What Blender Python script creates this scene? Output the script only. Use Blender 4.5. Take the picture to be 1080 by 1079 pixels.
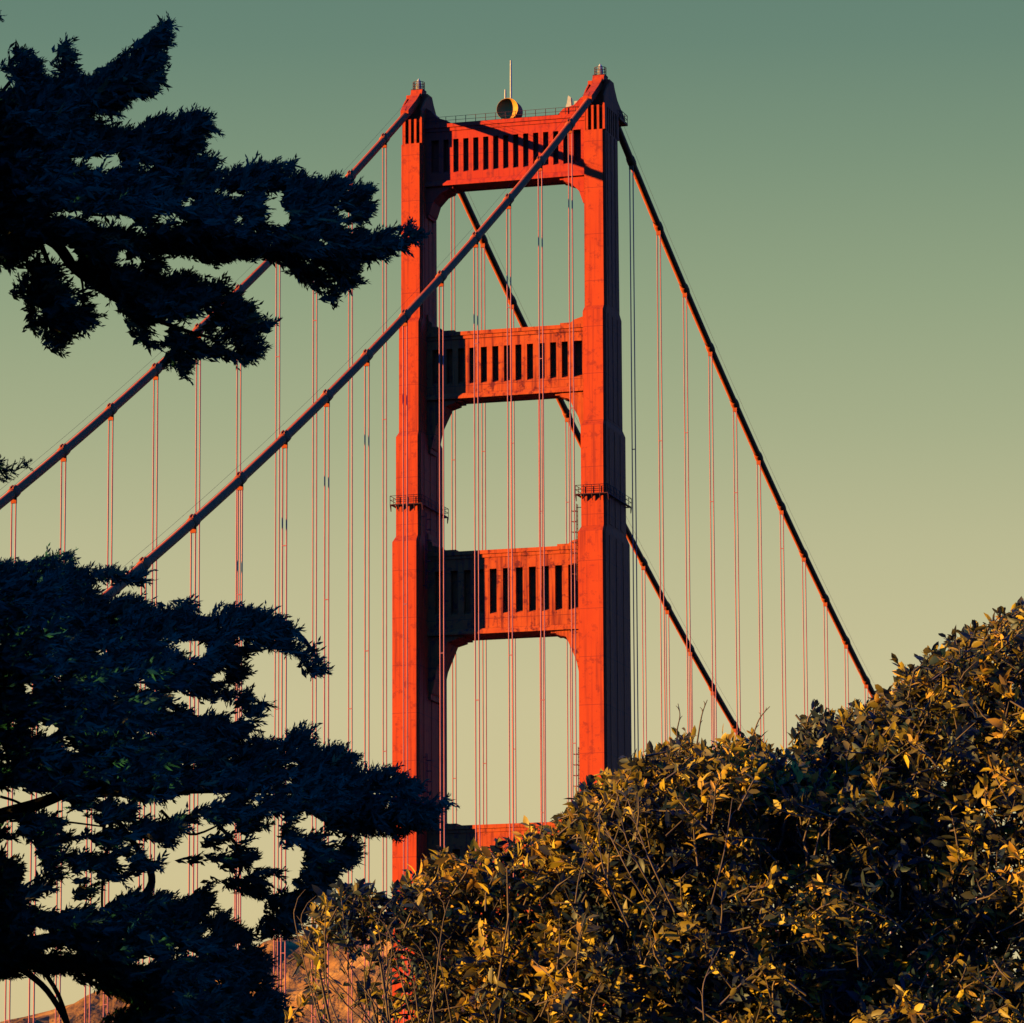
import bpy, bmesh, math, random
import numpy as np
from mathutils import Vector, Matrix
random.seed(7); rng = np.random.default_rng(11)
R = math.radians
S = bpy.context.scene
for o in list(bpy.data.objects): bpy.data.objects.remove(o)
COL = S.collection

# ---------------------------------------------------------------- camera
CAM = Vector((204.507, -688.693, 52.688)); YAW, PIT, ROL, FPX = -0.288479, 0.173852, -0.0047880, 5398.58
F = Vector((math.sin(YAW)*math.cos(PIT), math.cos(YAW)*math.cos(PIT), math.sin(PIT)))
Rt = Vector((math.cos(YAW), -math.sin(YAW), 0)); Up = Rt.cross(F)
R2 = Rt*math.cos(ROL) + Up*math.sin(ROL); U2 = -Rt*math.sin(ROL) + Up*math.cos(ROL)
cam_d = bpy.data.cameras.new('camera'); cam = bpy.data.objects.new('camera', cam_d); COL.objects.link(cam)
cam.matrix_world = Matrix(((R2.x, U2.x, -F.x, CAM.x), (R2.y, U2.y, -F.y, CAM.y), (R2.z, U2.z, -F.z, CAM.z), (0, 0, 0, 1)))
cam_d.sensor_fit = 'HORIZONTAL'; cam_d.sensor_width = 36; cam_d.lens = FPX*36/1080
cam_d.clip_start = 0.5; cam_d.clip_end = 60000
S.camera = cam

# ---------------------------------------------------------------- sun and sky
SUN_H = (-0.894, -0.447); SUN_EL = R(6.2)
sl = bpy.data.lights.new('sun', 'SUN'); sl.energy = 5.0; sl.angle = R(0.5); sl.color = (1.0, 0.62, 0.15)
sun = bpy.data.objects.new('sun', sl); COL.objects.link(sun)
sd = Vector((SUN_H[0]*math.cos(SUN_EL), SUN_H[1]*math.cos(SUN_EL), math.sin(SUN_EL)))
sun.rotation_euler = sd.to_track_quat('Z', 'Y').to_euler()
SUN_AZ = math.atan2(SUN_H[0], SUN_H[1])
S.view_settings.view_transform = 'Standard'; S.view_settings.look = 'None'
S.view_settings.gamma = 1; S.view_settings.exposure = 0.85
EXPO = 2**0.85
S.cycles.diffuse_bounces = 0

def s2l(c):
    return tuple((x/255/12.92 if x/255 <= .04045 else ((x/255+.055)/1.055)**2.4) for x in c)

W = bpy.data.worlds.new('World'); S.world = W; W.use_nodes = True
nt = W.node_tree; nt.nodes.clear()
N = nt.nodes.new; L = nt.links.new
out = N('ShaderNodeOutputWorld')
tc = N('ShaderNodeTexCoord'); sep = N('ShaderNodeSeparateXYZ'); L(tc.outputs['Generated'], sep.inputs[0])
ramp = N('ShaderNodeValToRGB'); cr = ramp.color_ramp; cr.interpolation = 'EASE'
def sky_stops(cr, stops):
    while len(cr.elements) > 1: cr.elements.remove(cr.elements[-1])
    for i, (p, c) in enumerate(stops):
        e = cr.elements[0] if i == 0 else cr.elements.new(p)
        e.position = p; e.color = (*[x/EXPO for x in c], 1)
# evening sky toward the north west, by elevation (z of the direction)
cr.interpolation = 'LINEAR'
sky_stops(cr, [(0.0, s2l((214, 186, 134))), (0.09, s2l((210, 194, 144))), (0.1355, s2l((202, 193, 148))), (0.166, s2l((186, 184, 142))), (0.1886, s2l((166, 173, 134))),
               (0.2147, s2l((145, 161, 126))), (0.2405, s2l((123, 146, 119))), (0.262, s2l((105, 133, 114))), (0.34, s2l((55, 100, 102))), (0.5, s2l((12, 88, 165))), (1.0, s2l((0, 84, 200)))])
L(sep.outputs['Z'], ramp.inputs[0])
ramp2 = N('ShaderNodeValToRGB')     # the sky away from the sunset: dusk blue down to the horizon
ramp2.color_ramp.interpolation = 'LINEAR'
sky_stops(ramp2.color_ramp, [(0.0, s2l((50, 108, 215))), (0.2, s2l((32, 104, 222))), (0.5, s2l((12, 94, 215))), (1.0, s2l((0, 84, 200)))])
L(sep.outputs['Z'], ramp2.inputs[0])
# azimuth factor: 1 toward the view / sunset side, 0 toward the east and south east
dot = N('ShaderNodeVectorMath'); dot.operation = 'DOT_PRODUCT'; L(tc.outputs['Generated'], dot.inputs[0])
dv = Vector((math.sin(R(-26)), math.cos(R(-26)), 0)); dot.inputs[1].default_value = dv
mr = N('ShaderNodeMapRange'); mr.interpolation_type = 'SMOOTHSTEP'; L(dot.outputs['Value'], mr.inputs['Value'])
mr.inputs['From Min'].default_value = 0.45; mr.inputs['From Max'].default_value = 0.93
mix = N('ShaderNodeMixRGB'); L(mr.outputs[0], mix.inputs[0]); L(ramp2.outputs[0], mix.inputs[1]); L(ramp.outputs[0], mix.inputs[2])
bg = N('ShaderNodeBackground'); bg.inputs[1].default_value = 1.0; L(mix.outputs[0], bg.inputs[0])
sk = N('ShaderNodeTexSky'); sk.sky_type = 'NISHITA'; sk.sun_disc = False; sk.sun_elevation = SUN_EL; sk.sun_rotation = SUN_AZ
sk.air_density = 1.0; sk.dust_density = 0.3
tint = N('ShaderNodeMixRGB'); tint.blend_type = 'MULTIPLY'; tint.inputs[0].default_value = 1; tint.inputs[2].default_value = (0.01, 0.03, 0.06, 1)
L(sk.outputs[0], tint.inputs[1])
bg2 = N('ShaderNodeBackground'); bg2.inputs[1].default_value = 0.05; L(tint.outputs[0], bg2.inputs[0])
ad = N('ShaderNodeAddShader'); L(bg.outputs[0], ad.inputs[0]); L(bg2.outputs[0], ad.inputs[1]); L(ad.outputs[0], out.inputs[0])

# ---------------------------------------------------------------- helpers
def px(u, v, depth):
    """point in the world that the photograph shows at (u, v), `depth` metres along the view"""
    d = F + R2*((u-540)/FPX) - U2*((v-539.5)/FPX)
    return CAM + d*depth

def link(name, me, mat, parent=None):
    o = bpy.data.objects.new(name, me); COL.objects.link(o)
    if mat:
        for m in (mat if isinstance(mat, (list, tuple)) else [mat]): me.materials.append(m)
    if parent: o.parent = parent
    return o

def tag(o, label=None, cat=None, group=None, kind=None):
    if label: o['label'] = label
    if cat: o['category'] = cat
    if group: o['group'] = group
    if kind: o['kind'] = kind
    return o

class MB:
    def __init__(s): s.v = []; s.f = []; s.sm = []
    def add(s, vs, fs, smooth=False):
        b = len(s.v); s.v += [tuple(x) for x in vs]; s.f += [tuple(b+i for i in f) for f in fs]; s.sm += [smooth]*len(fs)
    def box(s, x0, x1, y0, y1, z0, z1):
        s.add([(x0,y0,z0),(x1,y0,z0),(x1,y1,z0),(x0,y1,z0),(x0,y0,z1),(x1,y0,z1),(x1,y1,z1),(x0,y1,z1)],
              [(0,3,2,1),(4,5,6,7),(0,1,5,4),(1,2,6,5),(2,3,7,6),(3,0,4,7)])
    def prism(s, poly, axis, a, b):
        """polygon of 2D points extruded along axis ('x','y','z') from a to b"""
        def P(p, t): return {'x': (t, p[0], p[1]), 'y': (p[0], t, p[1]), 'z': (p[0], p[1], t)}[axis]
        n = len(poly)
        s.add([P(p, a) for p in poly] + [P(p, b) for p in poly],
              [tuple(range(n))[::-1], tuple(range(n, 2*n))] + [(i, (i+1) % n, n+(i+1) % n, n+i) for i in range(n)])
    def loft(s, sections):
        """sections: list of (outline, z), same vertex count"""
        n = len(sections[0][0]); vs = []; fs = []
        for out, z in sections: vs += [(x, y, z) for x, y in out]
        for k in range(len(sections)-1):
            for i in range(n):
                j = (i+1) % n; fs.append((k*n+i, k*n+j, (k+1)*n+j, (k+1)*n+i))
        fs.append(tuple(range(n))[::-1]); fs.append(tuple((len(sections)-1)*n+i for i in range(n)))
        s.add(vs, fs)
    def tube(s, pts, rad, n=8, caps=True):
        pts = [Vector(p) for p in pts]; m = len(pts)
        if not isinstance(rad, (list, tuple)): rad = [rad]*m
        vs = []; prev = None
        for i, p in enumerate(pts):
            t = (pts[min(i+1, m-1)] - pts[max(i-1, 0)]).normalized()
            if prev is None:
                a = t.cross(Vector((0, 0, 1)));  a = a if a.length > .05 else t.cross(Vector((1, 0, 0)))
            else: a = prev - t*prev.dot(t)
            a.normalize(); prev = a; b = t.cross(a)
            for k in range(n):
                w = 2*math.pi*k/n; vs.append(p + (a*math.cos(w) + b*math.sin(w))*rad[i])
        fs = [(i*n+k, i*n+(k+1) % n, (i+1)*n+(k+1) % n, (i+1)*n+k) for i in range(m-1) for k in range(n)]
        s.add(vs, fs, True)
        if caps: s.add(vs[:n], [tuple(range(n))[::-1]]); s.add(vs[-n:], [tuple(range(n))])
    def build(s, name, mat, parent=None, recalc=True):
        me = bpy.data.meshes.new(name); me.from_pydata(s.v, [], s.f); me.update()
        me.polygons.foreach_set('use_smooth', s.sm)
        if recalc:
            bm = bmesh.new(); bm.from_mesh(me); bmesh.ops.recalc_face_normals(bm, faces=bm.faces); bm.to_mesh(me); bm.free()
        return link(name, me, mat, parent)

# ---------------------------------------------------------------- materials
def mat_new(name):
    m = bpy.data.materials.new(name); m.use_nodes = True
    return m, m.node_tree, m.node_tree.nodes['Principled BSDF']

def ramp_node(nt, stops):
    r = nt.nodes.new('ShaderNodeValToRGB'); c = r.color_ramp
    while len(c.elements) > 1: c.elements.remove(c.elements[-1])
    for i, (p, col) in enumerate(stops):
        e = c.elements[0] if i == 0 else c.elements.new(p)
        e.position = p; e.color = (*col, 1)
    return r

def paint(name, a, b, dirt, dirt_amt=0.5, scale=0.35, rough=0.62):
    """weathered steel paint: broad tone changes, vertical streaks, scattered grime, plate seams"""
    m, t, p = mat_new(name); N = t.nodes.new; L = t.links.new
    tc = N('ShaderNodeTexCoord')
    n1 = N('ShaderNodeTexNoise'); n1.inputs['Scale'].default_value = scale; n1.inputs['Detail'].default_value = 6; L(tc.outputs['Object'], n1.inputs['Vector'])
    mix = N('ShaderNodeMixRGB'); mix.inputs[1].default_value = (*a, 1); mix.inputs[2].default_value = (*b, 1); L(n1.outputs[0], mix.inputs[0])
    mp = N('ShaderNodeMapping'); mp.inputs['Scale'].default_value = (2.2, 2.2, 0.09); L(tc.outputs['Object'], mp.inputs[0])
    n2 = N('ShaderNodeTexNoise'); n2.inputs['Scale'].default_value = 1.0; n2.inputs['Detail'].default_value = 5; L(mp.outputs[0], n2.inputs['Vector'])
    r2 = ramp_node(t, [(0.5, (0, 0, 0)), (0.72, (1, 1, 1))]); L(n2.outputs[0], r2.inputs[0])
    n3 = N('ShaderNodeTexNoise'); n3.inputs['Scale'].default_value = 0.9; n3.inputs['Detail'].default_value = 8; n3.inputs['Roughness'].default_value = .7; L(tc.outputs['Object'], n3.inputs['Vector'])
    r3 = ramp_node(t, [(0.54, (0, 0, 0)), (0.66, (1, 1, 1))]); L(n3.outputs[0], r3.inputs[0])
    add = N('ShaderNodeMath'); add.operation = 'ADD'; add.use_clamp = True; L(r2.outputs[0], add.inputs[0]); L(r3.outputs[0], add.inputs[1])
    ml = N('ShaderNodeMath'); ml.operation = 'MULTIPLY'; ml.inputs[1].default_value = dirt_amt; L(add.outputs[0], ml.inputs[0])
    mx2 = N('ShaderNodeMixRGB'); mx2.inputs[2].default_value = (*dirt, 1); L(ml.outputs[0], mx2.inputs[0]); L(mix.outputs[0], mx2.inputs[1])
    # plate seams every few metres of height
    sp = N('ShaderNodeSeparateXYZ'); L(tc.outputs['Object'], sp.inputs[0])
    md = N('ShaderNodeMath'); md.operation = 'PINGPONG'; md.inputs[1].default_value = 3.4; L(sp.outputs['Z'], md.inputs[0])
    lt = N('ShaderNodeMath'); lt.operation = 'LESS_THAN'; lt.inputs[1].default_value = 0.05; L(md.outputs[0], lt.inputs[0])
    m4 = N('ShaderNodeMath'); m4.operation = 'MULTIPLY'; m4.inputs[1].default_value = .6; L(lt.outputs[0], m4.inputs[0])
    mx3 = N('ShaderNodeMixRGB'); mx3.inputs[2].default_value = (*dirt, 1); L(m4.outputs[0], mx3.inputs[0]); L(mx2.outputs[0], mx3.inputs[1])
    L(mx3.outputs[0], p.inputs['Base Color']); p.inputs['Roughness'].default_value = rough
    p.inputs['Specular IOR Level'].default_value = .08
    bp = N('ShaderNodeBump'); bp.inputs['Strength'].default_value = .25; bp.inputs['Distance'].default_value = .06
    L(n3.outputs[0], bp.inputs['Height']); L(bp.outputs[0], p.inputs['Normal'])
    return m

def simple(name, col, rough=.6, col2=None, scale=3.0, spec=.3):
    m, t, p = mat_new(name)
    tc = t.nodes.new('ShaderNodeTexCoord'); n = t.nodes.new('ShaderNodeTexNoise'); n.inputs['Scale'].default_value = scale; n.inputs['Detail'].default_value = 5
    t.links.new(tc.outputs['Object'], n.inputs['Vector'])
    r = ramp_node(t, [(.35, col), (.65, col2 or tuple(c*.8 for c in col))]); t.links.new(n.outputs[0], r.inputs[0])
    t.links.new(r.outputs[0], p.inputs['Base Color']); p.inputs['Roughness'].default_value = rough; p.inputs['Specular IOR Level'].default_value = spec
    return m

M_leg = paint('international_orange_paint', (0.86, 0.098, 0.020), (0.68, 0.060, 0.020), (0.34, 0.035, 0.025), .65)
M_strut = paint('weathered_orange_paint', (0.80, 0.075, 0.026), (0.66, 0.045, 0.026), (0.28, 0.03, 0.035), .6, scale=.6)
M_bounce = paint('weathered_bounce_lit_paint', (0.90, 0.15, 0.03), (0.58, 0.06, 0.02), (0.20, 0.025, 0.025), .95, scale=.8)  # warm bounced light mixed into the base colour; streaks and grime are weathering
M_cable = paint('cable_paint', (0.72, 0.14, 0.035), (0.58, 0.09, 0.028), (0.3, 0.03, 0.02), .3)
M_rope = simple('rope_paint', (0.60, 0.17, 0.17), .6, (0.52, 0.13, 0.14), .5)
M_steel = simple('dark_red_steel', (0.12, 0.022, 0.025), .7)
M_white = simple('white_paint', (0.72, 0.64, 0.50), .7)
M_drum = simple('drum_yellow_orange', (0.85, 0.36, 0.05), .6, (0.8, .32, .05))
M_conc = simple('concrete', (0.35, 0.31, 0.27), .9, (0.25, .22, .2), .2)
M_asph = simple('asphalt', (0.05, 0.05, 0.05), .9, (0.04, .04, .04), 1)

# ================================================================ SETTING: water, ground, hills
def sheet(name, xs, ys, hf, mat):
    vs = [(x, y, hf(x, y)) for y in ys for x in xs]; nx = len(xs)
    fs = [(j*nx+i, j*nx+i+1, (j+1)*nx+i+1, (j+1)*nx+i) for j in range(len(ys)-1) for i in range(nx-1)]
    me = bpy.data.meshes.new(name); me.from_pydata(vs, [], fs); me.update()
    me.polygons.foreach_set('use_smooth', [True]*len(fs))
    return tag(link(name, me, mat), kind='structure')

from mathutils import noise as mn
m, t, p = mat_new('sea_water'); p.inputs['Base Color'].default_value = (0.01, 0.035, 0.045, 1); p.inputs['Roughness'].default_value = .22
tcw = t.nodes.new('ShaderNodeTexCoord'); nw = t.nodes.new('ShaderNodeTexNoise'); nw.inputs['Scale'].default_value = .12; nw.inputs['Detail'].default_value = 8
bw = t.nodes.new('ShaderNodeBump'); bw.inputs['Strength'].default_value = .6; bw.inputs['Distance'].default_value = 1.0
t.links.new(tcw.outputs['Object'], nw.inputs['Vector']); t.links.new(nw.outputs[0], bw.inputs['Height']); t.links.new(bw.outputs[0], p.inputs['Normal'])
sheet('water', [-30000, 0, 30000], [-30000, 0, 30000], lambda x, y: 0, m)

def ground_h(x, y):
    d = math.hypot(x-CAM.x, y-CAM.y)
    along = (Vector((x, y))-Vector((CAM.x, CAM.y))).dot(Vector((F.x, F.y)).normalized())
    base = 51.0
    s = min(max((along-70)/230, 0), 1); s = s*s*(3-2*s)
    h = base*(1-s) - 6*s
    h += .9*math.exp(-((along-18)/10)**2)
    h += 0.35*mn.noise(Vector((x*.05, y*.05, 0)))*(1 if d > 15 else d/15) + 3*mn.noise(Vector((x*.008, y*.008, 3)))*min(d/200, 1)
    if along < -30: h += min((-along-30)*.05, 30)
    return h
m, t, p = mat_new('dry_grass_ground'); p.inputs['Roughness'].default_value = .95
tcg = t.nodes.new('ShaderNodeTexCoord'); ng = t.nodes.new('ShaderNodeTexNoise'); ng.inputs['Scale'].default_value = .4; ng.inputs['Detail'].default_value = 10
t.links.new(tcg.outputs['Object'], ng.inputs['Vector']); rg = ramp_node(t, [(.35, (.05, .055, .025)), (.6, (.13, .10, .05))]); t.links.new(ng.outputs[0], rg.inputs[0]); t.links.new(rg.outputs[0], p.inputs['Base Color'])
gx = sorted(set([CAM.x + s*(k**1.75)*1.3 for k in range(0, 46) for s in (-1, 1)])); gy = sorted(set([CAM.y + 12 + s*(k**1.75)*1.3 for k in range(0, 46) for s in (-1, 1)]))
sheet('ground', gx, gy, ground_h, m)

# headlands across the strait, seen low behind the shrub and the lower cypress
m, t, p = mat_new('headland_rock_and_grass'); p.inputs['Roughness'].default_value = 1; p.inputs['Specular IOR Level'].default_value = .1
th = t.nodes.new('ShaderNodeTexCoord'); nh = t.nodes.new('ShaderNodeTexNoise'); nh.inputs['Scale'].default_value = .012; nh.inputs['Detail'].default_value = 12; nh.inputs['Roughness'].default_value = .65
t.links.new(th.outputs['Object'], nh.inputs['Vector']); rh = ramp_node(t, [(.38, (.20, .09, .035)), (.5, (.46, .20, .05)), (.62, (.70, .35, .08))]); t.links.new(nh.outputs[0], rh.inputs[0]); t.links.new(rh.outputs[0], p.inputs['Base Color'])
nh2 = t.nodes.new('ShaderNodeTexNoise'); nh2.inputs['Scale'].default_value = .05; nh2.inputs['Detail'].default_value = 10; t.links.new(th.outputs['Object'], nh2.inputs['Vector'])
bh = t.nodes.new('ShaderNodeBump'); bh.inputs['Strength'].default_value = 1; bh.inputs['Distance'].default_value = 9; t.links.new(nh2.outputs[0], bh.inputs['Height']); t.links.new(bh.outputs[0], p.inputs['Normal'])
RIDGE = [(-400, 1160), (-100, 1130), (60, 1085), (100, 1070), (150, 1058), (200, 1056), (245, 1040), (285, 1014), (330, 1016), (390, 1008), (450, 1012), (560, 1030), (700, 1065), (900, 1085), (1300, 1120)]
def hill_h(u, k):
    for (a, b), (c, d) in zip(RIDGE, RIDGE[1:]):
        if a <= u <= c: v = b + (d-b)*(u-a)/(c-a); break
    D = 2600
    z = px(u, v, D).z
    prof = math.sin(min(max(k, 0), 1)*math.pi/2)**.8
    return z, prof
vs = []; fs = []; nu, nk = 130, 44
for j in range(nk+1):
    for i in range(nu+1):
        u = -400 + 1700*i/nu; z, _ = hill_h(u, 1)
        k = j/nk*1.7
        D = 1900 + 700*k
        q = px(u, 539.5, D); pr = math.sin(min(k, 1)*math.pi/2)**.9 if k <= 1 else math.cos((k-1)/.7*math.pi/2)
        nz = mn.fractal(Vector((q.x*.004, q.y*.004, 0)), 1, 2, 6)
        h = z*pr + nz*38*pr*(0.3 if abs(k-1) < .12 else 1) - 4*(1-pr)
        vs.append((q.x, q.y, h))
for j in range(nk):
    for i in range(nu): a = j*(nu+1)+i; fs.append((a, a+1, a+nu+2, a+nu+1))
me = bpy.data.meshes.new('hills'); me.from_pydata(vs, [], fs); me.update()
tag(link('hills', me, m), kind='structure')

# ================================================================ THE BRIDGE
bridge = bpy.data.objects.new('suspension_bridge', None); COL.objects.link(bridge); bridge.location = (0, 0, 0)
tag(bridge, 'orange-red steel suspension bridge tower with two swooping main cables and vertical suspender ropes', 'bridge')
ZS = 240.31; AN, BN = 0.60789, 3.8595e-4; AF, BF = 0.44451, 3.9818e-4
T0N, T0F, SP = 16.13, 16.61, 15.24; HX = 13.7
def cable_z(y):
    t = abs(y)
    return ZS - AN*t + BN*t*t if y < 0 else ZS - AF*t + BF*t*t

# --- legs (z from, half width core, half depth, inner/outer flute half width)
SEC = [(10, 2.45, 8.3), (86, 2.45, 8.3), (86.6, 2.02, 7.2), (174.2, 2.02, 7.0), (175.2, 1.86, 5.75), (189.6, 1.86, 5.75), (190.4, 1.69, 4.85), (206.4, 1.69, 4.8), (207.2, 1.64, 3.95), (232.9, 1.60, 3.85)]
def plus(cx, a, h):
    st, sy = .30, .55     # stepped corners
    s2, sy2 = .12, .25
    pts = [(a-st, -h), (a-st, -h+sy2), (a-s2, -h+sy2), (a-s2, -h+sy), (a, -h+sy)]
    q = pts + [(x, -y) for x, y in reversed(pts)]
    q = q + [(-x, y) for x, y in reversed(q)]
    return [(cx+x, y) for x, y in q]
def make_leg(side):
    cx = side*HX; mb = MB()
    mb.loft([(plus(cx, a, h), z) for z, a, h in SEC])
    # vertical ribs standing proud of the long side faces
    for (za, a, h), (zb, a2, h2) in [((86.6, 2.02, 7.2), (174.2, 2.02, 7.0)), ((175.2, 1.86, 5.75), (189.6, 1.86, 5.75)), ((190.4, 1.69, 4.85), (206.4, 1.69, 4.8)), ((207.2, 1.62, 3.95), (232.9, 1.60, 3.85))]:
        for s in (-1, 1):
            for yy in (-.45, 0, .45):
                y = yy*h2*1.15
                xa, xb = sorted((cx+s*(a-.05), cx+s*(a+.06)))
                mb.box(xa, xb, y-h2*.13, y+h2*.13, za+.4, zb-.3)
    # fluted head
    a, h = 1.60, 3.85
    mb.box(cx-a+.1, cx+a-.1, -h+1.0, h-1.0, 232.9, 236.5)
    for i in range(4):
        bx = cx - a + .62 + i*.83 - .02
        for s in (-1, 1):
            ya, yb = sorted((s*(h-.02), s*(h-1.0))); mb.box(bx-.17, bx+.17, ya, yb, 232.9, 236.5)
    for i in range(6):
        y = -h + 1.2 + i*1.08
        for s in (-1, 1):
            xa, xb = sorted((cx+s*(a-.1), cx+s*a)); mb.box(xa, xb, y-.25, y+.25, 232.9, 236.5)
    # small rivetted hatches
    leg = mb.build('tower_leg', M_leg, bridge)
    # saddle housing with sloping hood over the cable
    hb = MB(); w = 1.62
    # body behind the cable mouth, two cheek plates either side of it, narrow hood over the cable
    hb.prism([(-.9, 236.5), (7.3, 236.5), (6.9, 237.3), (5.0, 238.0), (3.3, 238.8), (2.1, 239.9), (1.3, 240.9), (-.9, 240.9)], 'x', cx-w, cx+w)
    for sx in (-1, 1):
        xa, xb = sorted((cx+sx*w, cx+sx*(w-.22)))
        hb.prism([(-3.75, 236.5), (-3.7, 237.9), (-2.3, 239.3), (-.9, 240.4), (-.9, 236.5)], 'x', xa, xb)
    hb.prism([(-6.8, 236.0), (-6.9, 237.1), (-3.4, 239.35), (-1.8, 240.5), (-1.2, 241.1), (-.9, 241.1), (-.9, 240.2), (-3.0, 238.5)], 'x', cx-.6, cx+.6)
    hb.box(cx-w-.25, cx+w+.25, 3.8, 8.0, 236.1, 236.45)
    hb.prism([(-1.5, 240.5), (1.3, 240.5), (1.0, 241.6), (-1.0, 241.6)], 'x', cx-.85, cx+.85)
    hb.build('saddle_housing', M_leg, leg)
    # beacon cage
    cb = MB()
    cb.box(cx-.9, cx+.9, -.9, .9, 241.6, 241.75)
    for k in range(12):
        ang = k*math.pi/6; x, y = cx+.85*math.cos(ang), .85*math.sin(ang); cb.tube([(x, y, 241.7), (x, y, 242.9)], .05, 5)
    for zz in (242.1, 242.5, 242.9):
        cb.tube([(cx+.85*math.cos(k*math.pi/8), .85*math.sin(k*math.pi/8), zz) for k in range(17)], .05, 5)
    cb.build('beacon_cage', M_steel, leg)
    lb = MB(); lb.tube([(cx, 0, 241.7), (cx, 0, 242.4), (cx, 0, 243.1), (cx, 0, 243.5)], [.42, .42, .32, .08], 12); lb.build('beacon_lamp', M_white, leg)
    # platform railing on the far slope
    rb = MB()
    for zz in (237.0, 237.6):
        rb.tube([(cx-w-.2, 3.9, zz), (cx-w-.2, 7.9, zz), (cx+w+.2, 7.9, zz), (cx+w+.2, 3.9, zz)], .05, 5)
    for (x, y) in [(cx+q*(w+.2), yy) for q in (-1, 1) for yy in (3.9, 5.2, 6.5, 7.9)]: rb.tube([(x, y, 236.4), (x, y, 237.6)], .05, 5)
    rb.build('platform_railing', M_steel, leg)
    # catwalk round the leg
    a, h, z = 1.98, 5.95, 179.7
    kb = MB()
    kb.box(cx-a-.4, cx+a+.4, -h-.5, -h-.02, z-.12, z); kb.box(cx-a-.4, cx+a+.4, h+.02, h+.5, z-.12, z)
    kb.box(cx-a-.4, cx-a-.02, -h, h, z-.12, z); kb.box(cx+a+.02, cx+a+.4, -h, h, z-.12, z)
    for x in np.linspace(cx-a-.37, cx+a+.37, 5):
        for s in (-1, 1):
            kb.tube([(x, s*(h+.45), z), (x, s*(h+.45), z+1.2)], .045, 5)
            kb.prism([(s*(h), z-.12), (s*(h+.45), z-.12), (s*h, z-1.0)], 'x', x-.06, x+.06)
    for y in np.linspace(-h-.45, h+.45, 9):
        for s in (-1, 1): kb.tube([(cx+s*(a+.37), y, z), (cx+s*(a+.37), y, z+1.2)], .045, 5)
    for zz in (z+.6, z+1.2):
        kb.tube([(cx-a-.37, -h-.45, zz), (cx+a+.37, -h-.45, zz), (cx+a+.37, h+.45, zz), (cx-a-.37, h+.45, zz), (cx-a-.37, -h-.45, zz)], .045, 5)
    kb.build('catwalk', M_steel, leg)
    # ladder on the inner side
    x = cx - side*(2.55)
    for (za, zb) in ((167.5, 178.5), (134.5, 144)):
        ib = MB()
        for yy in (-5.2, -4.6): ib.tube([(x, yy, za), (x, yy, zb)], .06, 5)
        zz = za+.3
        while zz < zb: ib.tube([(x, -5.2, zz), (x, -4.6, zz)], .05, 4); zz += .6
        zz = za+1
        while zz < zb:
            ib.tube([(x, -5.2, zz), (x-side*.7, -5.2, zz), (x-side*.7, -4.6, zz), (x, -4.6, zz)], .05, 4); zz += 1.5
        ib.tube([(x, -4.9, zb-.5), (cx-side*1.7, -4.9, zb-.5)], .06, 5); ib.tube([(x, -4.9, za+.5), (cx-side*1.9, -4.9, za+.5)], .06, 5)
        ib.build('ladder', M_steel, leg)
    return leg
legL = make_leg(-1); legR = make_leg(1)

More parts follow.
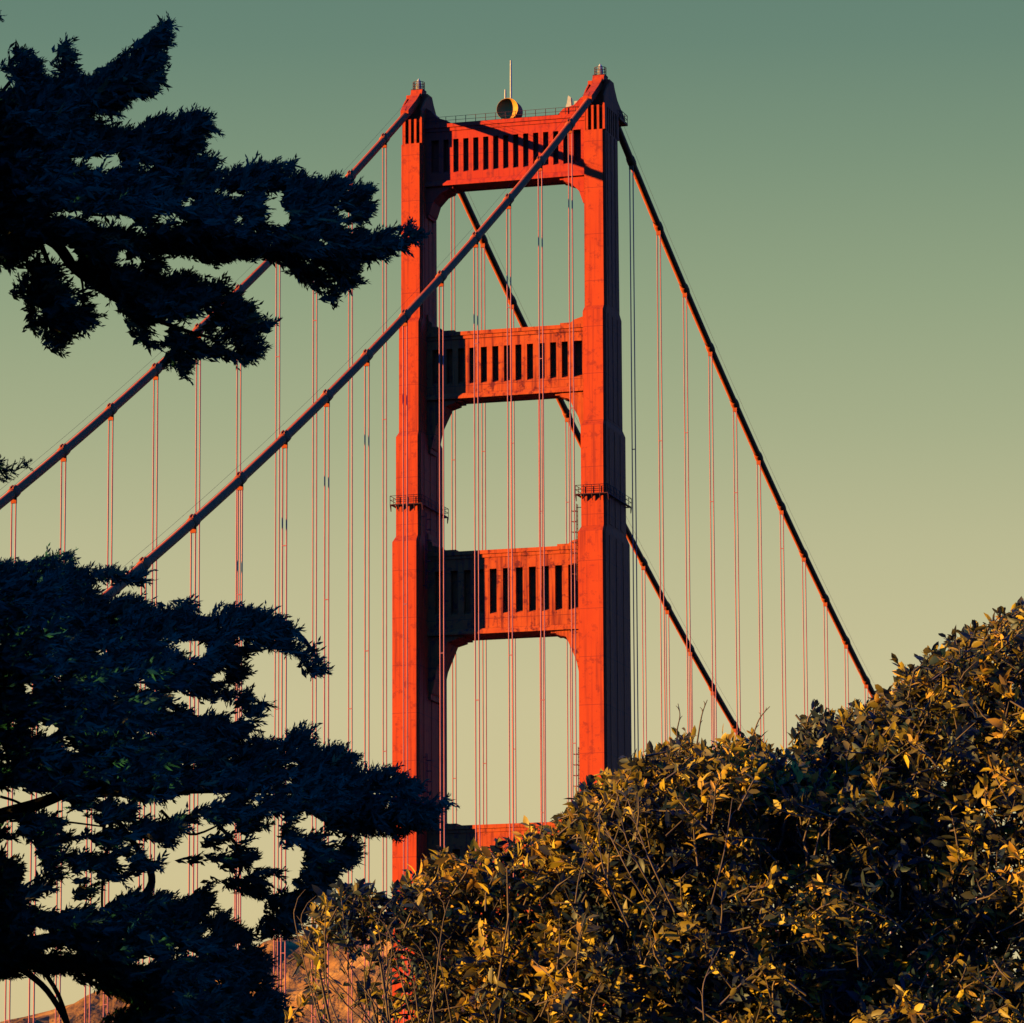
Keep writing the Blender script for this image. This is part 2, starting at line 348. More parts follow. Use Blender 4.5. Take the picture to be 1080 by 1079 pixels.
# --- portal struts
def make_strut(zb, zt, ys, n, pitch, s0, s1, hw, hh, xin, up, stepup):
    mb = MB(); xi = xin
    rec = 1.05
    mb.box(-xi, xi, -ys+rec, ys-rec, zb+.4, zt-.15)                    # core web
    W0 = n*pitch/2
    for s in (-1, 1):
        ya, yb = sorted((s*(ys-rec), s*ys))
        mb.box(-xi, xi, ya, yb, s1, zt-.15)                             # upper chord
        mb.box(-xi, xi, ya, yb, zb+.4, s0-.35)                         # lower chord
        mb.box(-xi, -W0, ya, yb, s0-.35, s1); mb.box(W0, xi, ya, yb, s0-.35, s1)
        for i in range(n):
            x0 = -W0 + i*pitch
            bw = pitch*.47
            if i: mb.box(x0-bw/2, x0+bw/2, ya, yb, s0-.35, s1)
            # sloping sill and splayed head in each slot
            yf, yk = s*ys, s*(ys-rec)
            mb.prism([(yf, s0-.35), (yk, s0-.35), (yk, s0+.35)], 'x', x0+(bw/2 if i else 0), x0+pitch-(bw/2 if i < n-1 else 0))
        # mouldings
        yc, yd = sorted((s*(ys-.1), s*(ys+.32)))
        mb.box(-xi, xi, yc, yd, zt-.55, zt); mb.box(-xi, xi, *sorted((s*(ys-.1), s*(ys+.14))), zt-1.05, zt-.55)
        mb.prism([(s*(ys-.1), zb+.9), (s*(ys+.22), zb+.75), (s*(ys+.5), zb+.25), (s*(ys+.5), zb), (s*(ys-.1), zb)], 'x', -xi, xi)
    mb.box(-xi, xi, -ys+.1, ys-.1, zb+.05, zb+.4)
    mb.box(-xi, xi, -ys+.1, ys-.1, zt-.15, zt-.04)
    # stepped haunches under the strut, and small steps above
    for s in (-1, 1):
        if hw:
            pr = [(0, .02), (hw, .02), (hw, -.35), (hw*.72, -.35), (hw*.72, -.8), (hw*.55, -.8), (hw*.50, -hh*.22), (hw*.24, -hh*.52), (hw*.24, -hh*.66), (hw*.12, -hh*.72), (hw*.12, -hh), (0, -hh)]
            mb.prism([(s*(xi-x), zb+z) for x, z in pr], 'y', -ys+.12, ys-.12)
            pr2 = [(0, -hh*.9), (hw*.16, -hh*.9), (hw*.30, -hh*.50), (hw*.58, -.95), (hw*.85, -.55), (hw*.85, -.1), (0, -.1)]
            mb.prism([(s*(xi-x), zb+z) for x, z in pr2], 'y', -ys-.05, ys+.05)
        if stepup:
            pr = [(0, -.02), (stepup, -.02), (stepup, .35), (stepup*.62, .35), (stepup*.5, .75), (stepup*.2, 1.1), (stepup*.2, 1.6), (.35, 2.0), (.35, 2.9), (0, 2.9)]
            mb.prism([(s*(xi-x), zt+z) for x, z in pr], 'y', -ys+.1, ys-.1)
    return mb.build('portal_strut', M_strut if zt > 230 else M_bounce, bridge)
strut1 = make_strut(226.7, 235.9, 1.85, 15, 1.50, 229.0, 233.6, 4.2, 4.4, 12.2, 0, 0)
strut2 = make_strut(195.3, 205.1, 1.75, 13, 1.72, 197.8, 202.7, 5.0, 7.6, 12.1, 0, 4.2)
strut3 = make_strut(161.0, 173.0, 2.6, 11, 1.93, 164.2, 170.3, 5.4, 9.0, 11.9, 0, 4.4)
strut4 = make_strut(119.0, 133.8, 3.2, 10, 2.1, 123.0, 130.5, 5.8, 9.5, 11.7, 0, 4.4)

# railings on the struts
def strut_rail(strut, z, ys, xi, h=1.1):
    rb = MB()
    for s in (-1, 1):
        for zz in (z+h*.5, z+h): rb.tube([(-xi, s*ys, zz), (xi, s*ys, zz)], .03, 5)
        for x in np.linspace(-xi, xi, 17): rb.tube([(x, s*ys, z-.05), (x, s*ys, z+h)], .05, 5)
    rb.build('railing', M_steel, strut)
strut_rail(strut1, 235.9, 1.9, 12)
# steps and gantry block at the right end of the top strut
gb = MB(); gb.prism([(7.6, 235.85), (12.1, 235.85), (12.1, 238.6), (11.2, 238.3), (10.2, 237.3), (8.6, 236.9)], 'y', -1.7, 1.7)
gb.build('stair_block', M_strut, strut1); gb = MB()
gb.prism([(-7.9, 235.85), (-12.1, 235.85), (-12.1, 238.6), (-11.2, 238.0), (-10.4, 237.0), (-9.0, 236.5)], 'y', -1.7, 1.7)
gb.build('stair_block', M_strut, strut1)
fb = MB(); fb.prism([(8.7, 236.9), (9.7, 237.1), (9.6, 238.6), (9.2, 238.9), (9.0, 237.8)], 'y', -1.2, -.5); fb.box(10.1, 10.6, -1.2, -.6, 237.2, 238.0); fb.build('floodlight', M_white, strut1)
# drum shaped beacon, open toward the camera
db = MB(); zc, rr, n = 237.55, 1.62, 40
cx0 = .15
ring = lambda r, y: [(cx0+r*math.cos(2*math.pi*k/n), y, zc+r*math.sin(2*math.pi*k/n)) for k in range(n)]
rings = [ring(rr, -1.5), ring(rr, 1.0), ring(rr*.8, 1.25)]
ins = [ring(rr-.10, -1.5), ring(rr-.10, .1)]
vs = sum(rings, []); q = [(a*n+k, a*n+(k+1) % n, (a+1)*n+(k+1) % n, (a+1)*n+k) for a in range(2) for k in range(n)]
db.add(vs, q + [tuple(2*n+k for k in range(n))], True)
db.box(cx0-.8, cx0+.8, -.9, .9, 235.85, 236.25)
drum = db.build('drum_beacon', M_steel, strut1)
ib = MB(); nb = 9; vs = []
for a in range(nb):
    q = a/nb*math.pi/2; vs += ring(rr*.96*math.cos(q), -1.5+1.12*math.sin(q))
vs.append((cx0, -.38, zc)); fs = [(a*n+k, a*n+(k+1) % n, (a+1)*n+(k+1) % n, (a+1)*n+k) for a in range(nb-1) for k in range(n)] + [((nb-1)*n+k, (nb-1)*n+(k+1) % n, nb*n) for k in range(n)]
vs += ring(rr, -1.5); fs += [(k, (k+1) % n, nb*n+1+(k+1) % n, nb*n+1+k) for k in range(n)]
ib.add(vs, fs, True)
ib.build('beacon_reflector', M_drum, strut1)
for x, z1 in ((.1, 245.3), (-.75, 241.0)):
    ab = MB(); ab.tube([(x, .6, 236), (x, .6, (236+z1)/2+2), (x, .6, z1)], [.17, .15, .12], 8); ab.build('whip_antenna', M_white, strut1)

# --- pier under the tower
pb = MB()
def oval(a, b, n=28): return [(a*math.cos(2*math.pi*k/n), b*math.sin(2*math.pi*k/n)) for k in range(n)]
pb.loft([(oval(30, 17), -8), (oval(30, 17), 4), (oval(27, 15), 5), (oval(25, 13), 11)]); pb.build('pier', M_conc, bridge)

# --- main cables with suspenders
def make_cable(side):
    cx = side*HX; cb = MB()
    ys = list(np.linspace(-343, 0, 60))[:-1] + list(np.linspace(0, 430, 70))
    cb.tube([(cx, y, cable_z(y)) for y in ys], .53, 14)
    cable = cb.build('main_cable', M_cable, bridge)
    hb = MB()
    for s in (-1, 1):
        hb.tube([(cx+s*.55, y, cable_z(y)+1.25) for y in ys if abs(y) > 4 and y < 0], .018, 4)
        hb.tube([(cx+s*.55, y, cable_z(y)+1.25) for y in ys if abs(y) > 4 and y > 0], .018, 4)
    hb.build('hand_rope', M_steel, cable)
    first = None
    for sgn, t0, cnt in ((-1, T0N, 21), (1, T0F, 27)):
        for k in range(cnt):
            y = sgn*(t0 + k*SP); z = cable_z(y)
            slope = (cable_z(y+.5)-cable_z(y-.5)); ang = math.atan(slope)
            bb = MB(); d = Vector((0, math.cos(ang), math.sin(ang)))
            c = Vector((cx, y, z))
            bb.tube([c-d*.95, c-d*.9, c-d*.5, c+d*.5, c+d*.9, c+d*.95], [.54, .60, .66, .66, .60, .54], 12)
            up = Vector((0, -math.sin(ang), math.cos(ang)))
            # clamp flange on top, lug below
            for s in (-1, 1):
                p0 = c + up*.55 + Vector((s*.12, 0, 0))
                bb.add([p0-d*.6, p0+d*.6, p0+d*.45+up*.26, p0-d*.45+up*.26, p0-d*.6+Vector((s*.12, 0, 0)), p0+d*.6+Vector((s*.12, 0, 0)), p0+d*.45+up*.26+Vector((s*.12, 0, 0)), p0-d*.45+up*.26+Vector((s*.12, 0, 0))],
                       [(0,1,2,3),(7,6,5,4),(0,4,5,1),(1,5,6,2),(2,6,7,3),(3,7,4,0)])
            bb.box(cx-.33, cx+.33, y-.14, y+.14, z-1.25, z-.4)
            bb.build('cable_band', M_cable, cable)
            sb = MB()
            for s in (-1, 1):
                sb.tube([(cx+s*.25, y, 82.4), (cx+s*.25, y, z-.5)], .085, 6)
            zz = 96 + (k % 3)*4
            while zz < z-6: sb.box(cx-.27, cx+.27, y-.06, y+.06, zz, zz+.12); zz += 47
            sb.build('suspender', M_rope, cable)
make_cable(-1); make_cable(1)

# --- deck: roadway, stiffening truss
db = MB(); Y0, Y1 = -343, 430
db.box(-12.2, 12.2, Y0, Y1, 80.2, 81.0)
for s in (-1, 1):
    xa, xb = sorted((s*9.4, s*12.2)); db.box(xa, xb, Y0, Y1, 81.0, 81.16)
deck = db.build('road_deck', M_asph, bridge)
tb = MB()
for s in (-1, 1):
    x = s*HX
    for z in (74.6, 82.2): tb.box(x-.35, x+.35, Y0, Y1, z-.4, z+.4)
    y = Y0; k = 0
    while y < Y1-1:
        y2 = min(y+SP/2, Y1)
        tb.tube([(x, y, 75 if k % 2 else 81.8), (x, y2, 81.8 if k % 2 else 75)], .22, 4)
        y = y2; k += 1
k = 0; y = Y0
while y < Y1: tb.box(-13.4, 13.4, y-.3, y+.3, 77.6, 80.15); y += SP/2
tb.build('stiffening_truss', M_strut, bridge)
rb = MB()
for s in (-1, 1):
    for z in (81.6, 82.3): rb.tube([(s*12.1, Y0, z), (s*12.1, Y1, z)], .06, 5)
    y = Y0
    while y < Y1: rb.tube([(s*12.1, y, 81.1), (s*12.1, y, 82.3)], .06, 4); y += 3.81
rb.build('railing', M_steel, deck)
mk = MB()
for x in (-6.2, -3.1, 0, 3.1, 6.2):
    y = Y0
    while y < Y1-3: mk.box(x-.07, x+.07, y, y+3, 81.004, 81.008); y += 12
mk.build('lane_marking', M_white, deck)

# ================================================================ VEGETATION
def in_poly(P, poly):
    x, y = P[:, 0], P[:, 1]; ins = np.zeros(len(P), bool); n = len(poly)
    for i in range(n):
        x1, y1 = poly[i]; x2, y2 = poly[(i+1) % n]
        if y1 == y2: continue
        c = ((y1 > y) != (y2 > y)) & (x < (x2-x1)*(y-y1)/(y2-y1)+x1)
        ins ^= c
    return ins
def edge_dist(P, poly):
    d = np.full(len(P), 1e9); nx = np.zeros((len(P), 2)); n = len(poly)
    for i in range(n):
        a = np.array(poly[i], float); b = np.array(poly[(i+1) % n], float); ab = b-a; L2 = (ab**2).sum()
        if L2 == 0: continue
        t = np.clip(((P-a)@ab)/L2, 0, 1); q = a+t[:, None]*ab; w = q-P; dd = np.hypot(w[:, 0], w[:, 1])
        m = dd < d; d[m] = dd[m]; nx[m] = w[m]/(dd[m][:, None]+1e-6)
    return d, nx
Fv, Rv, Uv, Cv = (np.array(x) for x in (F, R2, U2, CAM))
def pxn(uv, dep):
    return Cv + (Fv + (uv[:, :1]-540)/FPX*Rv - (uv[:, 1:2]-539.5)/FPX*Uv)*dep[:, None]
def unit(a): return a/(np.linalg.norm(a, axis=1, keepdims=True)+1e-9)

def mesh_np(name, V, Fc, mat, parent, attr=None):
    """V (n,3) verts, Fc (m,k) faces with equal k"""
    me = bpy.data.meshes.new(name); n, (m, k) = len(V), Fc.shape
    me.vertices.add(n); me.vertices.foreach_set('co', V.astype(np.float32).ravel())
    me.loops.add(m*k); me.loops.foreach_set('vertex_index', Fc.astype(np.int32).ravel())
    me.polygons.add(m); me.polygons.foreach_set('loop_start', np.arange(0, m*k, k, dtype=np.int32))
    try: me.polygons.foreach_set('loop_total', np.full(m, k, dtype=np.int32))
    except Exception: pass
    if attr is not None:
        a = me.attributes.new('tone', 'FLOAT', 'FACE'); a.data.foreach_set('value', attr.astype(np.float32))
    me.update(calc_edges=True); me.validate()
    return link(name, me, mat, parent)

def foliage_mat(name, stops, trans=.25, rough=.55, spec=.3):
    m, t, p = mat_new(name); N = t.nodes.new; L = t.links.new
    at = N('ShaderNodeAttribute'); at.attribute_name = 'tone'
    r = ramp_node(t, stops); L(at.outputs['Fac'], r.inputs[0]); L(r.outputs[0], p.inputs['Base Color'])
    p.inputs['Roughness'].default_value = rough; p.inputs['Specular IOR Level'].default_value = spec
    tr = N('ShaderNodeBsdfTranslucent'); L(r.outputs[0], tr.inputs[0]); mx = N('ShaderNodeMixShader'); mx.inputs[0].default_value = trans
    L(p.outputs[0], mx.inputs[1]); L(tr.outputs[0], mx.inputs[2]); L(mx.outputs[0], t.nodes['Material Output'].inputs[0])
    return m
M_cyp = foliage_mat('cypress_foliage', [(0, (.016, .105, .060)), (.6, (.020, .115, .066)), (.94, (.028, .085, .06)), (1, (.26, .17, .05))], .05, .8, .08)
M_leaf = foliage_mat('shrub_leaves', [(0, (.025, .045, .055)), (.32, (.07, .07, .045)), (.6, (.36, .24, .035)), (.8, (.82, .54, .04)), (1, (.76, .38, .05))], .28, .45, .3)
M_bark = simple('cypress_bark', (0.035, 0.03, 0.028), .95, (.06, .05, .045), 6)
M_twig = simple('shrub_twigs', (0.22, 0.14, 0.08), .8, (.12, .08, .05), 8)

def sprigs(base, dirs, length, nb=11):
    """feathery cypress sprays: a slender axis with short forward pointing side shoots, slightly bent"""
    n = len(base); Vs = []; Fs = []; off = 0
    side = unit(np.cross(dirs, rng.normal(size=(n, 3)))); third = np.cross(dirs, side)
    bend = Uv*rng.uniform(-.1, .35, (n, 1)) + rng.normal(scale=.12, size=(n, 3))
    for k in range(nb):
        if k == 0: b0 = base; d = unit(dirs + bend*.5); ln = length; w = length*.055
        else:
            t = (k-.5)/(nb)*.92; sgn = 1 if k % 2 else -1
            b0 = base + dirs*(length*t)[:, None] + bend*(length*t*t*.5)[:, None]
            d = unit(dirs + bend*t + side*sgn*rng.uniform(.25, .75, (n, 1)) + third*rng.normal(scale=.3, size=(n, 1)))
            ln = length*(.42-.24*t)*rng.uniform(.6, 1.3, n); w = ln*.17
        s = unit(np.cross(d, third + .6*rng.normal(size=(n, 3)))); u = np.cross(d, s)
        v1 = b0 + d*(ln*.4)[:, None] + s*w[:, None]; v2 = b0 + d*ln[:, None]; v3 = b0 + d*(ln*.4)[:, None] - s*w[:, None] + u*(w*.5)[:, None]
        V = np.stack([b0, v1, v2, v3], 1).reshape(-1, 3)
        i = np.arange(n)*4 + off
        Fs += [np.stack([i, i+1, i+2], 1), np.stack([i, i+2, i+3], 1)]; Vs.append(V); off += 4*n
    return np.concatenate(Vs), np.concatenate(Fs)

def scatter(poly, holes, n, lace=None):
    poly_a = np.array(poly, float); lo, hi = poly_a.min(0), poly_a.max(0); res = []
    tot = 0
    while tot < n:
        P = rng.uniform(lo, hi, (n*2, 2)); P = P[in_poly(P, poly)]
        if len(holes):
            # ragged gaps
            wob = 1 + .35*np.sin(P[:, 0]*.35+P[:, 1]*.21) * np.cos(P[:, 1]*.31)
            keep = np.ones(len(P), bool)
            for (hx, hy, rx, ry) in holes:
                keep &= ((P[:, 0]-hx)/(rx+7))**2 + ((P[:, 1]-hy)/(ry+5))**2 > wob
            P = P[keep]
            if lace is not None: P = P[lace(P)]
        res.append(P); tot += len(P)
    return np.concatenate(res)[:n]

def cypress_crown(name, poly, holes, n, dep, thick, parent, droop=0, flow=(1, -.15), lace=None, big=1):
    P = scatter(poly, holes, n, lace)
    d, nrm = edge_dist(P, poly)
    th = thick*np.clip(d/70, .12, 1)
    D = dep + rng.normal(size=n)*.5*th
    # flow in px space: outward along the bough, lifted, pushed to the outline near it
    ang = rng.normal(scale=.5, size=n)
    fl = np.tile(np.array(flow, float), (n, 1)); near = np.exp(-d/14)[:, None]
    fl = fl + nrm*near*1.1
    c, s = np.cos(ang), np.sin(ang); fl = np.stack([fl[:, 0]*c-fl[:, 1]*s, fl[:, 0]*s+fl[:, 1]*c], 1)
    dirs = unit(fl[:, :1]*Rv - fl[:, 1:2]*Uv + Fv*rng.normal(scale=.5, size=(n, 1)))
    ln = rng.uniform(.09, .17, n)*dep/28*big
    # keep sprays near the outline from poking far past it
    ln = np.where(d < 12, ln*(.45+.55*d/12), ln)
    base = pxn(P, D) - dirs*(ln*.35)[:, None]
    V, Fc = sprigs(base, dirs, ln)
    tone = np.tile(np.repeat(rng.random(n), 1), len(Fc)//n)
    return mesh_np(name, V, Fc, M_cyp, parent, tone)

def lace_noise(u0, thr, sc=.055):
    def f(P): 
        return np.array([ (mn.noise(Vector((x*sc*.7, y*sc, 1.7))) + .6*mn.noise(Vector((x*sc*2.1, y*sc*2.6, 9)))) > thr(x, y) for x, y in P])
    return f
def z4(l, s=2.398, ox=0, oy=0): return [(x/s+ox, y/s+oy) for x, y in l]
UP = z4([(-20,262),(20,232),(45,226),(38,195),(8,165),(45,150),(62,160),(35,125),(75,135),(100,165),(112,205),(130,205),(155,190),(145,140),(172,108),(182,150),(185,185),(205,205),(245,195),(290,165),(330,130),(375,95),(405,65),(427,55),(427,90),(408,125),(417,150),(400,180),(408,205),(375,240),(330,245),(325,262),(290,285),(255,300),(255,325),(300,335),(350,330),(400,300),(450,298),(520,285),(522,310),(548,325),(510,340),(515,365),(490,385),(455,385),(440,395),(500,400),(555,405),(530,425),(560,440),(600,430),(640,420),(745,420),(700,440),(760,445),(790,465),(850,455),(900,470),(955,475),(925,500),(940,525),(915,560),(920,595),(935,600),(975,588),(1010,580),(1040,572),(1068,600),(1030,625),(985,640),(925,655),(900,680),(905,715),(880,725),(850,705),(835,690),(818,692),(845,720),(862,742),(850,765),(820,750),(780,715),(740,690),(720,660),(650,648),(600,650),(540,668),(500,650),(440,636),(400,640),(412,665),(390,690),(385,705),(430,705),(475,690),(510,715),(555,720),(600,760),(640,790),(650,815),(690,820),(645,840),(655,870),(672,885),(630,915),(580,905),(600,880),(585,850),(570,825),(540,812),(535,850),(560,868),(575,885),(540,905),(500,895),(480,930),(465,955),(455,930),(415,925),(440,880),(400,880),(370,870),(340,840),(325,790),(280,745),(232,715),(205,690),(215,740),(220,780),(245,800),(230,830),(190,825),(170,860),(145,892),(125,870),(105,835),(75,830),(80,780),(60,770),(50,735),(10,750),(40,720),(70,710),(65,660),(40,650),(30,680),(-20,655)])
UPH = [(a/2.398, b/2.398, c/2.398, d/2.398) for a, b, c, d in [(255,412,62,15),(200,408,30,9),(280,560,50,11),(420,558,34,12),(575,493,32,8),(690,500,22,14),(700,548,30,13),(855,540,16,9),(880,575,16,8),(150,650,36,22),(110,640,22,18),(190,735,12,35),(165,700,10,25),(300,655,14,22),(345,668,6,18),(402,835,14,22),(165,546,46,6),(465,510,14,6),(370,425,18,9),(345,585,20,8),(240,300,14,8),(600,560,12,6),(505,800,12,8)]]
def z5(l): return [(x/2.12, y/2.12+570) for x, y in l]
LO = z5([(-30,50),(60,58),(120,36),(165,35),(140,55),(190,70),(250,66),(320,72),(325,95),(270,86),(200,90),(190,105),(225,135),(270,135),(300,125),(340,155),(390,160),(395,140),(430,140),(440,155),(415,170),(470,185),(490,145),(545,155),(600,165),(665,200),(630,215),(700,250),(727,285),(705,305),(680,270),(640,245),(600,232),(560,240),(530,265),(555,285),(545,310),(500,320),(475,350),(535,335),(562,350),(562,375),(597,372),(580,405),(540,440),(530,460),(570,445),(620,455),(660,430),(715,428),(690,450),(705,470),(760,465),(802,490),(775,510),(820,520),(875,515),(938,550),(935,575),(870,570),(820,560),(800,578),(880,590),(985,585),(1020,580),(970,605),(980,625),(930,648),(880,650),(895,670),(860,650),(800,652),(775,655),(802,680),(790,720),(755,740),(730,790),(690,805),(702,830),(665,860),(650,887),(612,875),(590,890),(578,868),(600,835),(612,800),(560,792),(520,775),(470,755),(470,820),(530,860),(560,882),(555,910),(585,925),(610,945),(580,965),(615,985),(600,1010),(645,1022),(625,1045),(665,1079),(680,1130),(200,1140),(230,1079),(300,1035),(235,1005),(150,965),(60,962),(20,975),(-30,975)])
LOH = [(a/2.12, b/2.12+570, c/2.12, d/2.12) for a, b, c, d in [(520,905,6,5),(430,925,8,4),(330,940,5,5),(210,890,10,4),(100,915,8,4),(480,985,7,4),(390,1010,6,4),(560,1010,8,5),(280,880,7,3),(60,330,8,4),(220,250,6,4),(160,470,7,3),(420,500,8,3),(330,430,6,3),(640,540,8,3),(560,590,8,4),(250,180,7,3),(90,200,6,3),(25,572,45,16),(105,590,42,22),(20,640,20,10),(35,690,38,16),(178,688,36,12),(75,745,16,11),(30,600,20,8),(110,815,42,12),(212,800,14,22),(242,790,14,28),(168,812,14,10),(340,608,34,16),(390,598,34,18),(420,665,30,11),(400,770,45,26),(440,745,50,18),(335,765,12,25),(330,680,14,8),(600,690,30,38),(645,712,26,22),(400,242,28,10),(430,250,20,20),(395,350,25,9),(440,372,30,16),(510,388,18,16),(100,425,26,10),(310,325,9,10),(210,552,14,5),(540,230,12,8),(480,300,14,6),(700,640,22,9),(740,660,16,8),(640,770,12,10),(270,640,12,7),(150,640,14,6),(500,690,14,8),(70,880,12,5),(460,880,6,5)]]

def tree_root(name, loc, label, cat, group=None):
    o = bpy.data.objects.new(name, None); COL.objects.link(o); o.location = loc
    tag(o, label, cat, group); return o
def adopt(o, parent):          # keep world coordinates under an Empty that has a location
    o.parent = parent; o.matrix_parent_inverse = Matrix.Translation(-Vector(parent.location)); return o

def limb(pts, r0, r1, dep, parent, name='limb', jit=.0, n=7):
    P = []
    for i, q in enumerate(pts):
        d = dep + (q[2] if len(q) > 2 else 0); P.append(px(q[0], q[1], d))
    # smooth by Catmull-Rom
    out = []
    for i in range(len(P)-1):
        p0, p1, p2, p3 = P[max(i-1, 0)], P[i], P[i+1], P[min(i+2, len(P)-1)]
        for k in range(5):
            t = k/5; out.append(.5*((2*p1)+(p2-p0)*t+(2*p0-5*p1+4*p2-p3)*t*t+(3*p1-p0-3*p2+p3)*t**3) + Vector(rng.normal(size=3)*jit))
    out.append(P[-1]); m = len(out)
    mb = MB(); mb.tube(out, [r0+(r1-r0)*i/(m-1) for i in range(m)], n)
    return mb.build(name, M_bark, parent, recalc=False)

# --- upper cypress: trunk left of the picture, wide boughs reaching in
DU = 28.0
tb = px(-420, 1900, DU+.3); tb.z = ground_h(tb.x, tb.y)-.2
up = tree_root('cypress_tree', tb, 'dark silhouetted cypress boughs reaching in from the upper left across the cable', 'tree', 'cypress trees at the left')
def own(o): return adopt(o, up)
def trunk(root, pts, r0, r1):
    mb = MB(); m = len(pts); mb.tube(pts, [r0+(r1-r0)*i/(m-1) for i in range(m)], 12); return adopt(mb.build('trunk', M_bark, None, recalc=False), root)
trunk(up, [tb, px(-410, 1500, DU+.2), px(-380, 1000, DU), px(-330, 500, DU), px(-290, 100, DU), px(-260, -300, DU)], .34, .08)
for pts, r0, r1 in [
    ([(-360, 330, 0), (-150, 262, 0), (0, 232, .05), (60, 240, .05), (140, 258, 0), (230, 265, -.05), (330, 262, -.1), (395, 262, -.1), (425, 252, -.1)], .06, .008),
    ([(-20, 238, .05), (50, 252, .05), (80, 285, .1), (130, 320, .1), (185, 345, .15), (230, 358, .1)], .035, .007),
    ([(-340, 120, .2), (-120, 130, .2), (0, 130, .2), (70, 105, .1), (120, 75, 0), (160, 45, 0)], .05, .006),
    ([(-330, 200, -.3), (-100, 190, -.3), (60, 165, -.2), (140, 150, -.1), (205, 132, 0)], .045, .006),
    ([(-100, 215, .3), (80, 210, .3), (180, 195, .3), (270, 195, .2), (360, 205, .1)], .03, .006),
    ([(40, 250, 0), (55, 290, 0), (58, 330, 0), (62, 360, 0)], .016, .004), ([(60, 250, .1), (85, 290, .1), (88, 335, .1)], .012, .004), ([(15, 245, 0), (30, 280, 0), (22, 310, 0)], .010, .004),
    ([(0, 100, .2), (15, 80, .2), (25, 62, .2)], .012, .004), ([(50, 110, 0), (64, 80, 0), (70, 55, 0)], .014, .004),
    ([(145, 262, 0), (150, 280, 0), (140, 296, 0)], .008, .003), ([(330, 262, 0), (352, 292, 0), (372, 298, 0)], .012, .004)]:
    own(limb(pts, r0, r1, DU, None))
own(cypress_crown('foliage', UP, UPH, 13000, DU, 1.5, None, lace=lace_noise(0, lambda x, y: -.36 if (y > 255 or x > 200) else -.75)))
# thin outlying sprays on the outline
def fringe(poly, n, dep, root, ln=(.07, .17)):
    P = []; Nn = []
    pts = [np.array(q, float) for q in poly]
    seg = [(a, b, np.linalg.norm(b-a)) for a, b in zip(pts, pts[1:]+pts[:1])]
    tot = sum(s[2] for s in seg)
    for a, b, l in seg:
        k = rng.poisson(n*l/tot)
        if k == 0: continue
        t = rng.random(k)[:, None]; nrm = np.array([b[1]-a[1], -(b[0]-a[0])])/(l+1e-6)
        P.append(a+(b-a)*t); Nn.append(np.tile(nrm, (k, 1)))
    P = np.concatenate(P); Nn = np.concatenate(Nn); m = len(P)
    fl = Nn*.5 + np.array([.8, -.12]) + rng.normal(scale=.4, size=(m, 2))
    dirs = unit(fl[:, :1]*Rv - fl[:, 1:2]*Uv + Fv*rng.normal(scale=.25, size=(m, 1)))
    L_ = rng.uniform(*ln, m)*dep/28
    base = pxn(P, np.full(m, dep)+rng.normal(scale=.15, size=m)) - dirs*(L_*.5)[:, None]
    V, Fc = sprigs(base, dirs, L_)
    return adopt(mesh_np('foliage', V, Fc, M_cyp, None, np.tile(rng.random(m), len(Fc)//m)), root)
fringe(UP, 650, DU, up)
# the rest of its crown, left of and above the picture
OUT1 = [(-20, 270), (-20, 655/2.398), (-60, 420), (-330, 520), (-700, 430), (-820, 200), (-760, -150), (-500, -420), (-250, -500), (-90, -250), (-40, -60), (-60, 60)]
own(cypress_crown('foliage', OUT1, [], 7000, DU, 3.2, None, flow=(-.2, -.6), big=1.5))
own(cypress_crown('foliage', [(-22, 60), (-22, 300), (-60, 380), (-420, 400), (-470, 150), (-400, -60), (-80, -40)], [], 9000, DU-.9, 2.6, None, flow=(-.2, -.6), big=1.5))  # second dense layer, out of view, added to keep the low sun off the boughs
SM1 = [(-20, 480), (0, 487), (4, 494), (12, 492), (28, 488), (33, 494), (20, 500), (5, 506), (-20, 510)]
own(cypress_crown('foliage', SM1, [], 60, DU, .2, None)); own(cypress_crown('foliage', [(-20, 5), (3, 16), (-20, 24)], [], 25, DU, .2, None))

